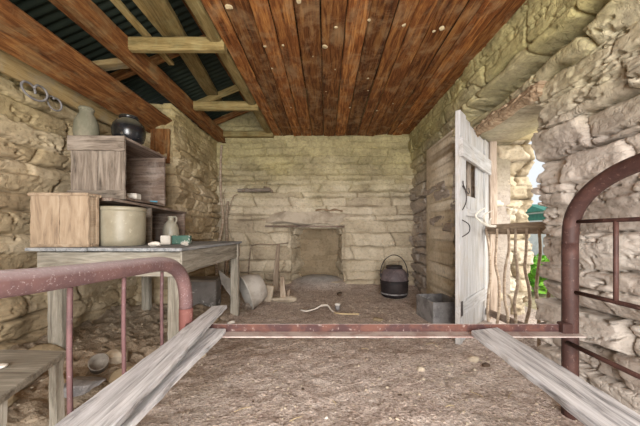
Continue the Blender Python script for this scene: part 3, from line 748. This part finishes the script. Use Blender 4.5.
# loose grey bed slats (rest on the rails)
props(plank('grey_board', (-.542, YN-.05, .436), (-.542, 1.395, .436), .115, .022, M['grey'], seed=90, skew1=.1, w1=.11, nseg=20), 'short grey slat, lower of the two crossing the left of bed', 'board', 'loose grey boards across the bed frame')
bd = plank('grey_board', (-.50, YN-.1, .487), (-.625, 1.68, .476), .15, .022, M['grey'], seed=91, w1=.078, nseg=24, skew1=-.2, notch=.01)
props(bd, 'longer grey slat with dark streaks, upper of the left pair', 'board', 'loose grey boards across the bed frame')
props(plank('grey_board', (.715, YN-.05, .436), (.775, 1.385, .436), .15, .024, M['grey'], seed=92, w1=.155, nseg=20, skew1=-.35), 'single wide grey slat crossing the right half of the bed', 'board', 'loose grey boards across the bed frame')

# ------------------------------------------------------------------ table
TX0, TX1, TY0, TY1, TT = -1.97, -.97, 1.90, 3.20, .815
tb = thing('work_table', 'long grey weathered wooden table against the left wall', 'table', (-1.5, 2.55, 0))
def tp(p): return (p[0]+1.5, p[1]-2.55, p[2])
topo = bmesh.new(); nb = 5; wv = (TX1-TX0+.04)/nb
for k in range(nb):
    b_ = board_mesh(TY1-TY0+.06, wv-.003, wv-.003, .022, 100+k, nseg=12, rough=.002, notch=.006)
    bmesh.ops.translate(b_, vec=(0, -(TX0-.02+wv*(k+.5)), 0), verts=b_.verts); merge(topo, b_)
o = from_bm('tabletop', topo, M['tabletop'], tb)
o.matrix_local = Matrix.Translation(tp((0, TY0-.03, TT-.011))) @ Matrix.Rotation(math.pi/2, 4, 'Z')
plank('apron', (TX0+.03, TY0+.02, TT-.112), (TX1-.01, TY0+.02, TT-.112), .165, .025, M['table'], tb, up=(0,-1,0), seed=110)
plank('apron', (TX0+.03, TY1-.02, TT-.092), (TX1-.01, TY1-.02, TT-.092), .14, .025, M['table'], tb, up=(0,-1,0), seed=111)
plank('apron', (TX1-.01, TY0+.01, TT-.102), (TX1-.01, TY1-.01, TT-.095), .16, .025, M['table'], tb, up=(1,0,0), seed=112, w1=.145)
plank('apron', (TX0+.04, TY0+.01, TT-.102), (TX0+.04, TY1-.01, TT-.102), .15, .025, M['table'], tb, up=(1,0,0), seed=113)
for (a, b) in ((-1.045, 1.985), (-1.875, 1.985), (-1.0, 3.12), (-1.97, 3.12)):
    plank('leg', (a, b, -.02), (a, b, TT-.025), .085 if b > 2.5 else .10, .06, M['table'], tb, up=(0,-1,0), seed=int(a*10)+200)

wc = tube_bm([(-2.17+.004*k, 2.05+.07*math.cos(k*.7)+.006*k, 1.95+.055*math.sin(k*.7)) for k in range(14)], .008, 7, None, 3)
tube_bm([(-2.16, 2.24+.05*math.cos(k*.7+1)+.004*k, 1.94+.05*math.sin(k*.7+1)) for k in range(12)], .007, 7, wc, 3)
props(from_bm('wire_coil', wc, M['galv'], None, None, True), 'grey curled wire hanging at the top of the left wall', 'wire')
# ---- crates and shelf on the table
def crate(name, label, cat, x0, x1, y0, y1, z0, z1, mats, open_side='x', t=.02, rotz=0, group=None, cleats=False):
    c = thing(name, label, cat, ((x0+x1)/2, (y0+y1)/2, z0), group, (0, 0, rotz))
    w, d, h = x1-x0, y1-y0, z1-z0
    for k in (-1, 1):
        plank('end_board', (k*w/4, -d/2+t/2, .012), (k*w/4, -d/2+t/2, h-.012), w/2-.003, t, mats[0], None, up=(0,-1,0), seed=1+k).parent = c
    plank('end_panel', (-w/2, d/2-t/2, h/2), (w/2, d/2-t/2, h/2), h-.03, t, mats[1], None, up=(0,-1,0), seed=2).parent = c
    plank('top_panel', (0, -d/2-.01, h-.01), (0, d/2+.01, h-.01), w+.01, t, mats[2], None, seed=3).parent = c
    plank('bottom_panel', (0, -d/2, .01), (0, d/2, .01), w, t, mats[2], None, seed=4).parent = c
    if open_side == 'x':
        plank('back_panel', (-w/2+t/2, -d/2+t, h/2), (-w/2+t/2, d/2-t, h/2), h-.045, t*.7, mats[1], None, up=(1,0,0), seed=5).parent = c
    else:
        for s in (-1, 1):
            plank('side_panel', (s*(w/2-t/2), -d/2+t, h/2), (s*(w/2-t/2), d/2-t, h/2), h-.045, t*.7, mats[1], None, up=(1,0,0), seed=5).parent = c
    if cleats:
        plank('cleat', (-w/2-.01, -d/2-.009, h-.06), (w/2+.01, -d/2-.009, h-.06), .115, .018, mats[0], None, up=(0,-1,0), seed=6).parent = c
        plank('cleat', (-w/2-.01, -d/2-.009, .035), (w/2+.01, -d/2-.009, .035), .07, .018, mats[0], None, up=(0,-1,0), seed=7).parent = c
    return c
crate('wooden_crate', 'tan wooden crate at the near left end of the table', 'crate', -2.05, -1.645, 1.965, 2.06, TT, TT+.375,
      (M['crate_tan'],)*3, 'y')
# lower shelf crate: long box lying on the table, open towards the room
sh = thing('low_shelf', 'long low brown shelf standing on the table behind the crock', 'shelf', (-1.8, 2.68, TT))
def sp(p): return (p[0]+1.8, p[1]-2.68, p[2]-TT)
def lp(name, p0, p1, w, t, mat, up, par=sh, **kw):
    return plank(name, p0, p1, w, t, mat, par, up=up, **kw)
lp('shelf_board', (-1.83, 2.125, TT+.350), (-1.83, 3.26, TT+.325), .46, .022, M['crate_brown'], (0,0,1), seed=120, nseg=20)
for yy, mt in ((2.62, 'crate_grey'), (3.24, 'crate_brown')):
    lp('divider', (-2.04, yy, TT+.168), (-1.61, yy, TT+.168), .32, .022, M[mt], (0,-1,0), seed=int(yy*30))
lp('back_board', (-2.05, 2.14, TT+.165), (-2.05, 3.24, TT+.155), .32, .015, M['crate_brown'], (1,0,0), seed=125)
crate('wooden_crate', 'grey wooden crate standing on the long shelf, open to the room', 'crate', -2.02, -1.60, 2.24, 2.84, TT+.363, TT+.362+.50,
      (M['crate_grey'], M['crate_brown'], M['crate_brown']), 'x', rotz=math.radians(1.5), cleats=True)
ZT = TT+.863
# dark glazed jar
jar = thing('black_jar', 'black glazed round jar on top of the grey crate', 'jar', (-1.665, 2.40, ZT))
jar.scale = (.92, .92, 1)
lathe('body', [(0,0),(.10,0),(.118,.012),(.132,.06),(.134,.10),(.124,.14),(.098,.172),(.07,.186),(.068,.192)], M['darkjar'], jar, (0,0,0))
lathe('rim', [(.062,.188),(.074,.190),(.080,.200),(.077,.214),(.066,.216),(.062,.206),(.06,.188)], M['darkjar'], jar, (0,0,0))
gj = thing('green_jar', 'dusty grey green stoneware jar at the left of crate top', 'jar', (-1.99, 2.36, ZT))
gj.scale = (.86, .86, 1.08)
lathe('body', [(0,0),(.085,0),(.098,.02),(.102,.08),(.094,.14),(.072,.185),(.056,.205),(.056,.232)], M['greenjar'], gj, (0,0,0))
lathe('rim', [(.05,.228),(.060,.228),(.064,.240),(.058,.252),(.050,.252),(.046,.236)], M['greenjar'], gj, (0,0,0))
props(from_bm('stone', rock_bm((.075,.06,.05), 12, 2), M['rock'], loc=(-1.86, 2.58, ZT+.045)), 'pale stone between the two jars on the grey crate', 'stone')
# crock
ck = thing('stoneware_crock', 'large cream stoneware crock on the table under the shelf', 'crock', (-1.595, 2.23, TT))
ck.scale = (.90, .90, 1.07)
lathe('body', [(0,0),(.158,0),(.166,.006),(.170,.05),(.172,.15),(.172,.24),(.169,.25),(.155,.25),(.155,.03),(0,.03)], M['crock'], ck, (0,0,0), 40)
lathe('rim', [(.168,.245),(.178,.248),(.180,.268),(.172,.277),(.156,.277),(.153,.262),(.153,.245)], M['crock'], ck, (0,0,0), 40)
# jug
jg = thing('small_jug', 'small pale round jug with a looped handle inside the shelf', 'jug', (-1.60, 2.93, TT))
lathe('body', [(0,0),(.066,0),(.074,.02),(.077,.08),(.074,.14),(.060,.185),(.036,.215),(.026,.225),(.026,.250),(.031,.256),(.030,.268),(.0,.268)], M['jug'], jg, (0,0,0))
tube('handle', [(.024,-.006,.255), (.05,-.012,.262), (.066,-.016,.245), (.062,-.014,.215), (.05,-.01,.20)], .008, M['jug'], jg, 8, 5)
# odds and ends on the table
def small_box(name, label, cat, c, s, mat, rz=0, group=None):
    o = from_bm(name, box_bm((0,0,s[2]/2), s, min(s)*.12), mat, None, c); o.rotation_euler = (0,0,rz); return props(o, label, cat, group)
small_box('white_packet', 'crumpled white packet in front of the jug on the table', 'packet', (-1.33, 2.36, TT+.001), (.075,.05,.075), M['white'], .3)
small_box('teal_packet', 'teal and white packet at the jug foot on the table', 'packet', (-1.24, 2.44, TT+.001), (.15,.06,.075), M['packet'], .1)
props(from_bm('white_stone', rock_bm((.045,.03,.022), 4), M['white'], loc=(-1.22, 2.02, TT+.018)), 'white stone right of the crock on the table edge', 'stone')
props(from_bm('white_stone', rock_bm((.032,.026,.018), 6), M['white'], loc=(-1.08, 2.18, TT+.014)), 'smallest white stone near the teal packet', 'stone')
small_box('tin_box', 'small cream tin box just inside the open grey crate', 'box', (-1.655, 2.44, TT+.384), (.09,.08,.05), M['white'], .1)
small_box('blue_scrap', 'blue scrap lying on the shelf board beside the crate', 'scrap', (-1.625, 2.68, TT+.386), (.06,.04,.012), M['blue'], .5)
props(from_bm('dark_bottle', lathe_bm([(0,0),(.03,0),(.032,.01),(.032,.10),(.012,.14),(.011,.18),(0,.18)], 16), M['iron'], None, (-1.735, 2.095, TT), True), 'dark slim bottle between tan crate and crock', 'bottle')

# ------------------------------------------------------------------ small bench lower left
bn = thing('low_bench', 'low dusty plank bench cut off by the left edge', 'bench', (-1.3, .95, 0))
def bq(p): return (p[0]+1.3, p[1]-.95, p[2])
bm = bmesh.new()
c0 = [(-.915,.79), (-1.02,1.115), (-1.8,1.15), (-1.72,.80)]
for zz in (.43, .455):
    for (a, b) in c0: bm.verts.new(bq((a, b, zz)))
bm.verts.ensure_lookup_table(); V_ = bm.verts
for f in ((0,1,2,3), (7,6,5,4), (0,4,5,1), (1,5,6,2), (2,6,7,3), (3,7,4,0)): bm.faces.new([V_[i] for i in f])
bmesh.ops.bevel(bm, geom=bm.edges[:], offset=.003, segments=1, affect='EDGES')
from_bm('bench_top', bm, M['crate_tan'] if False else M['table'], bn)
for (a, b) in ((-.955,.82), (-1.035,1.09), (-1.7,.84), (-1.75,1.10)):
    plank('leg', (a, b, -.01), (a, b, .43), .028, .045, M['table'], bn, up=(0,-1,0), seed=int(-a*77))
props(from_bm('white_chip', rock_bm((.03,.02,.008), 3), M['white'], loc=(-1.12,.97,.462)), 'white chip lying on the low bench top', 'chip')

# ------------------------------------------------------------------ things at the back
# lidded pot with wire bail
F = floor_z(.97, 4.05)
pot = thing('lidded_pot', 'sooty dark iron pot with lid and wire bail by the back wall', 'pot', (.965, 4.02, F))
lathe('body', [(0,.0),(.15,.0),(.178,.02),(.19,.10),(.193,.20),(.188,.225)], M['kettledark'], pot, (0,0,0), 36)
lathe('band', [(.188,.215),(.199,.218),(.199,.235),(.188,.238)], M['kettledark'], pot, (0,0,0), 36)
lathe('band', [(.182,.045),(.190,.048),(.192,.060),(.184,.066)], M['galv'], pot, (0,0,0), 36)
lathe('shoulder', [(.190,.232),(.188,.28),(.172,.335),(.145,.375),(.112,.395),(.105,.398)], M['kettle'], pot, (0,0,0), 36)
lathe('lid', [(.108,.395),(.114,.40),(.114,.43),(.10,.44),(.0,.445)], M['kettledark'], pot, (0,0,0), 30)
tube('bail', [(-.19,0,.30), (-.185,0,.40), (-.14,-.01,.51), (-.06,-.015,.575), (.02,-.015,.585), (.11,-.01,.535), (.175,0,.42), (.19,0,.30)], .0065, M['iron'], pot, 8, 5)
for s in (-1, 1): from_bm('ear', box_bm((s*.19, 0, .30), (.022,.045,.05), .005), M['iron'], pot)
# galvanised open box
F = floor_z(1.05, 3.0)
gb = thing('metal_box', 'open weathered grey metal box beside the white door', 'box', (1.185, 3.0, F), None, (0,0,math.radians(7)))
w, d, h = .30, .38, .225
for nm, c, s in (('side_panel', (0,-d/2,h/2), (w,.012,h)), ('side_panel', (0,d/2,h/2), (w,.012,h)), ('end_panel', (-w/2,0,h/2), (.012,d,h)), ('end_panel', (w/2,0,h/2), (.012,d,h)), ('base', (0,0,.008), (w-.01,d-.01,.012))):
    from_bm(nm, box_bm(c, s, .003), M['galv'], gb)
# battered tub under the table
F = 0.02
tubt = thing('battered_tub', 'battered chalky white tub tipped on its side behind the table leg', 'tub', (-.90, 3.50, .21), None)
tubt.rotation_euler = Vector((-.80, -.50, -.30)).to_track_quat('Z', 'Y').to_euler()
lathe('shell', [(0,-.13),(.13,-.13),(.155,-.12),(.19,-.02),(.215,.09),(.218,.095),(.21,.10),(.18,-.02),(.145,-.11),(0,-.115)], M['tub'], tubt, (0,0,0), 32, wob=.008)
lathe('rim', [(.210,.085),(.222,.085),(.226,.097),(.218,.108),(.208,.104)], M['tub'], tubt, (0,0,0), 32)
from_bm('dark_slit', box_bm((0,0,0), (.012,.075,.02), .004), M['iron'], tubt, (-.165,.03,-.03))  # solid dark strip for the slit in the shell
bm = bmesh.new()
sv = [(-1.27,3.36,.47), (-1.13,3.30,.385), (-1.02,3.27,.36), (-1.05,3.34,.06), (-1.26,3.42,.30)]
a_ = [bm.verts.new(p) for p in sv]; b_ = [bm.verts.new((p[0], p[1]+.012, p[2])) for p in sv]
bm.faces.new(a_); bm.faces.new(b_[::-1])
for k in range(5): bm.faces.new((a_[k], b_[k], b_[(k+1)%5], a_[(k+1)%5]))
props(from_bm('bent_sheet', bm, M['tub']), 'pointed pale metal sheet leaning left of the battered tub', 'metal sheet')
# grey tin under the table
o = thing('grey_tin', 'grey tin box with white blotches under the far table end', 'box', (-1.50, 3.42, floor_z(-1.5, 3.4)-.03), None, (0,0,.1))
from_bm('body', box_bm((0,0,.17), (.40,.24,.34), .012), M['greybox'], o)
from_bm('lid', box_bm((0,0,.345), (.42,.26,.03), .008), M['crate_grey'], o)
props(from_bm('clay_block', box_bm((0,0,.10), (.11,.08,.22), .012, Matrix.Rotation(.15, 3, 'Y')), M['rock'], loc=(-.76,3.80,.0)), 'crumbling clay block between the tub and the stone foot', 'block')
# leaning tools at the back wall
props(plank('pale_slat', (-.80, 4.45, .0), (-.79, 4.70, .72), .10, .018, M['stick'], up=(0,-1,.2), seed=130, w1=.05), 'pale tapered slat leaning on wall left of the fireplace', 'slat')
tk = tube_bm([(-1.24,4.50,-.01), (-1.25,4.60,.35), (-1.24,4.66,.62), (-1.22,4.68,.70)], .012, 8, None, 5)
tube_bm([(-1.22,4.68,.70), (-1.08,4.68,.72), (-.9,4.69,.71), (-.66,4.69,.735), (-.62,4.69,.74)], .008, 8, tk, 5)
props(from_bm('hooked_stick', tk, M['stick'], None, None, True), 'thin hooked stick leaning on the wall left of the pale slat', 'stick')
# stone foot with an upright peg
st = thing('peg_stand', 'pale upright peg on a lumpy stone foot before the fireplace', 'stand', (-.56, 3.72, .01))
from_bm('foot', rock_bm((.19,.07,.05), 21, 2), M['rock'], st, (0,0,.03))
plank('peg', (-.56,3.72,.04), (-.575,3.73,.34), .085, .06, M['stick'], st, up=(0,-1,0), seed=131, w1=.05)
plank('peg', (-.50,3.71,.04), (-.485,3.72,.17), .05, .04, M['stick'], st, up=(0,-1,0), seed=132, w1=.03)
# poles in the back left corner
props(tube('corner_pole', [(-1.70,4.42,.0), (-1.72,4.5,.6), (-1.66,4.58,1.1), (-1.71,4.62,1.5), (-1.73,4.66,2.0), (-1.72,4.68,2.35)], lambda f: .026-.010*f, M['stick'], None, 9, 6), 'tall crooked grey pole in the back left corner', 'pole')
cp = tube_bm([(-1.60,4.5,.0), (-1.60,4.58,.7), (-1.62,4.62,1.15), (-1.60,4.64,1.42)], lambda f: .028-.008*f, 9, None, 6)
tube_bm([(-1.61,4.6,1.1), (-1.55,4.6,1.35), (-1.5,4.62,1.5), (-1.44,4.63,1.53)], .007, 7, cp, 4)
tube_bm([(-1.61,4.6,1.25), (-1.66,4.6,1.5), (-1.64,4.62,1.62)], .006, 7, cp, 4)
props(from_bm('forked_pole', cp, M['stick'], None, None, True), 'shorter forked pole with twigs beside the tall corner pole', 'pole')
# wooden bracket pegged in the wall
br = thing('wall_bracket', 'small weathered wooden bracket pegged high in the back wall', 'bracket', (-1.12, 4.68, 1.62))
plank('bar', (-1.44,4.66,1.60), (-.90,4.60,1.60), .05, .07, M['crate_grey'], br, up=(0,-1,0), seed=140)
tube('peg', [(-.18,.03,.02), (-.20,-.05,-.01), (-.22,-.10,-.03)], .016, M['stick'], br, 8, 3)
tube('peg', [(.10,.03,.04), (.20,-.05,.0), (.25,-.08,-.05)], .02, M['stick'], br, 8, 3)
# fireplace lintel: stone slab and timber under it
bm = rock_bm((.82,.16,.14), 33, 4, .1)
for w in bm.verts:
    w.co.z = max(min(w.co.z, .10), -.10) + .012*math.sin(w.co.x*11) ; w.co.y = max(w.co.y, -.085)
    w.co.z += .006*math.sin(w.co.x*37+w.co.y*20)
props(from_bm('lintel_stone', bm, M['rock'], loc=(-.24, 4.70, 1.145)), 'long mud covered stone lintel over the fireplace', 'lintel')
props(plank('lintel_board', (-.99, 4.70, 1.015), (.30, 4.70, 1.01), .20, .028, M['crate_brown'], seed=141, nseg=16, rough=.006), 'thin brown board under the fireplace lintel stone', 'board')
bm = bmesh.new(); rr = random.Random(31)
bmm = [( -.55,4.70,1.26)] 
for k in range(3): pass
bm.free()
props(tube('wall_root', [(-.17,4.65,1.27),(-.05,4.63,1.29),(.05,4.64,1.27),(.15,4.63,1.285),(.27,4.64,1.26)], lambda f: .014+.005*math.sin(f*20), M['log'], None, 7, 6), 'knobbly dark root lying on the fireplace lintel', 'root')

# ------------------------------------------------------------------ litter on the floor
def fz(x, y): return floor_z(x, y)
def stone(name, label, px, py, s, mat, seed, cat='stone', group=None):
    d = 284*CH/(py-232); x = (px-326)*d/284
    return props(from_bm(name, rock_bm(s, seed, 2), M[mat], loc=(x, d, fz(x, d)+s[2]*.45)), label, cat, group)
stone('floor_stone', 'pale rounded stone alone in the middle of the floor', 421, 371, (.026,.028,.02), 'rock', 1)
stone('floor_stone', 'grey lump of rubble near the doorway threshold', 474, 362, (.045,.03,.025), 'rock', 2)
stone('floor_stone', 'smaller rubble lump right of the grey one near threshold', 486, 367, (.028,.022,.018), 'darkstone', 3)
stone('floor_stone', 'white pebble at the bottom of the floor, left of centre', 326, 418, (.011,.014,.008), 'white', 4)
stone('clod', 'dark clod in the middle of the gravel floor', 303, 390, (.012,.010,.008), 'darkstone', 5, 'clod')
stone('clod', 'dark clod at the end of a straw stalk, lower left', 253, 402, (.009,.007,.006), 'darkstone', 6, 'clod')
stone('clod', 'flat dark chip on the floor right of centre', 400, 395, (.016,.007,.005), 'darkstone', 7, 'clod')
stone('floor_stone', 'tan rock just behind the bed rail, right of centre', 378, 322, (.055,.04,.03), 'rock_tan', 8)
stone('floor_stone', 'white stone behind the left end of the bed rail', 231, 323, (.04,.03,.025), 'white', 9)
stone('cinder', 'black cinder at the foot of the ash heap', 340, 296, (.05,.04,.04), 'darkstone', 10, 'cinder')
stone('floor_stone', 'cream flat stone lying on the hearth ash', 336, 288, (.10,.05,.02), 'rock', 11)
rr = random.Random(12)
pos = [(-.98,1.75,.05),(-1.12,1.55,.07),(-1.25,1.75,.08),(-1.4,1.9,.09),(-1.15,2.2,.06),(-1.5,1.6,.08),(-.92,2.1,.04),(-1.62,1.35,.10),(-1.3,2.6,.07),(-1.75,1.6,.11),(-1.9,1.9,.12),(-1.1,2.8,.05),(-1.0,1.32,.05),(-1.2,1.28,.06)]
for k, (x, y, s) in enumerate(pos):
    o = from_bm('rubble_stone', rock_bm((s*rr.uniform(.9,1.4), s*rr.uniform(.7,1.1), s*.6), 40+k, 2), M['rock_tan'] if k % 3 else M['rock'], loc=(x, y, fz(x, y)+s*.2))
    o.rotation_euler = (0, 0, rr.uniform(0, 3)); props(o, 'rough tan stone in the rubble under the table and bench', 'stone', 'rubble stones below the left wall')
props(from_bm('flat_stone', rock_bm((.14,.10,.03), 77, 3), M['galv'], loc=(-1.32, 1.52, fz(-1.32, 1.52)+.05)), 'flat grey stone on the rubble behind the low bench and near the tin can', 'stone')
can = lathe('tin_can', [(0,0),(.045,0),(.048,.01),(.048,.08),(.051,.084),(.046,.084),(.044,.012),(0,.012)], M['tin'], None, (-1.39, 1.74, fz(-1.39,1.74)+.05)); can.rotation_euler = (math.radians(50), .3, .4)
props(can, 'dull open tin can lying in the rubble before the table leg', 'can')
rr = random.Random(77)
for k, (px, py, ln, a) in enumerate([(243,410,.09,.5), (296,420,.07,.55), (334,402,.04,-1.0), (478,395,.09,-.9), (430,345,.08,.3), (275,372,.05,1.2), (365,350,.06,-.2), (510,398,.08,.8), (450,408,.05,.1)]):
    d = 284*CH/(py-232); x = (px-326)*d/284; dx, dy = ln*math.cos(a)/2, ln*math.sin(a)/2
    z0 = fz(x, d)+.006
    props(tube('straw_stalk', [(x-dx,d-dy,z0), (x,d+.004,z0+.003), (x+dx,d+dy,z0)], .0018, M['straw'], None, 6, 3), 'dry straw stalk lying on the gravel floor', 'straw', 'straw stalks on the floor')
bnz = .02
bo = tube_bm([(-.29,3.28,.02), (-.22,3.25,.015), (-.12,3.30,.03), (-.06,3.34,.055)], .009, 8, None, 5)
tube_bm([(-.06,3.34,.055), (.02,3.33,.06), (.06,3.24,.03), (.10,3.18,.02)], lambda f: .016-.009*f, 8, bo, 5)
props(from_bm('bone', bo, M['white'], None, None, True), 'white curved bone lying before the fireplace', 'bone')
props(tube('thin_stick', [(.09,3.17,.02), (.2,3.12,.02), (.36,3.10,.025)], .009, M['straw'], None, 7, 4), 'thin pinkish stick at the right end of the bone', 'stick')
cup = thing('white_cup', 'small white cup standing before the fireplace', 'cup', (.135, 3.30, fz(.135,3.3)))
lathe('body', [(0,0),(.022,0),(.028,.03),(.032,.06),(.028,.06),(.022,.01),(0,.01)], M['galv'], cup, (0,0,0), 18)
lathe('lid', [(0,.058),(.032,.058),(.036,.066),(.03,.08),(0,.084)], M['white'], cup, (0,0,0), 18)

# ------------------------------------------------------------------ lights, world, camera
w = bpy.data.worlds.new('sky'); S.world = w; w.use_nodes = True
bg = w.node_tree.nodes['Background']; bg.inputs[0].default_value = (.93, .97, 1.0, 1); bg.inputs[1].default_value = .7
def area(name, loc, rot, sx, sy, e, col):
    l = bpy.data.lights.new(name, 'AREA'); l.shape = 'RECTANGLE'; l.size = sx; l.size_y = sy; l.energy = e; l.color = col
    o = bpy.data.objects.new(name, l); COL.objects.link(o); o.location = loc; o.rotation_euler = rot; return o
area('rear_daylight_fill', (.08, -1.62, 1.2), (math.radians(90), 0, 0), 1.7, 2.2, 190, (1, .985, .96))  # area lamp added behind the viewer to lift the interior light
area('doorway_daylight', (2.35, 2.55, 1.1), (0, math.radians(90), 0), 1.7, .9, 9, (1, .97, .92))
sun = bpy.data.lights.new('sun', 'SUN'); sun.energy = 2.3; sun.angle = math.radians(25); sun.color = (1, .95, .85)
so = bpy.data.objects.new('sun', sun); COL.objects.link(so); so.rotation_euler = Vector((.75, -.95, 1.0)).to_track_quat('Z', 'Y').to_euler()
cam = bpy.data.cameras.new('camera'); co = bpy.data.objects.new('camera', cam); COL.objects.link(co)
co.location = (0, 0, CH); co.rotation_euler = (math.radians(90), 0, 0)
cam.sensor_width = 36; cam.lens = 284/640*36; cam.shift_x = -6/640; cam.shift_y = 19/640; cam.clip_start = .02
S.camera = co
S.view_settings.view_transform = 'Standard'; S.view_settings.look = 'None'; S.view_settings.gamma = 1; S.view_settings.use_curve_mapping = False
S.view_settings.exposure = 0.53
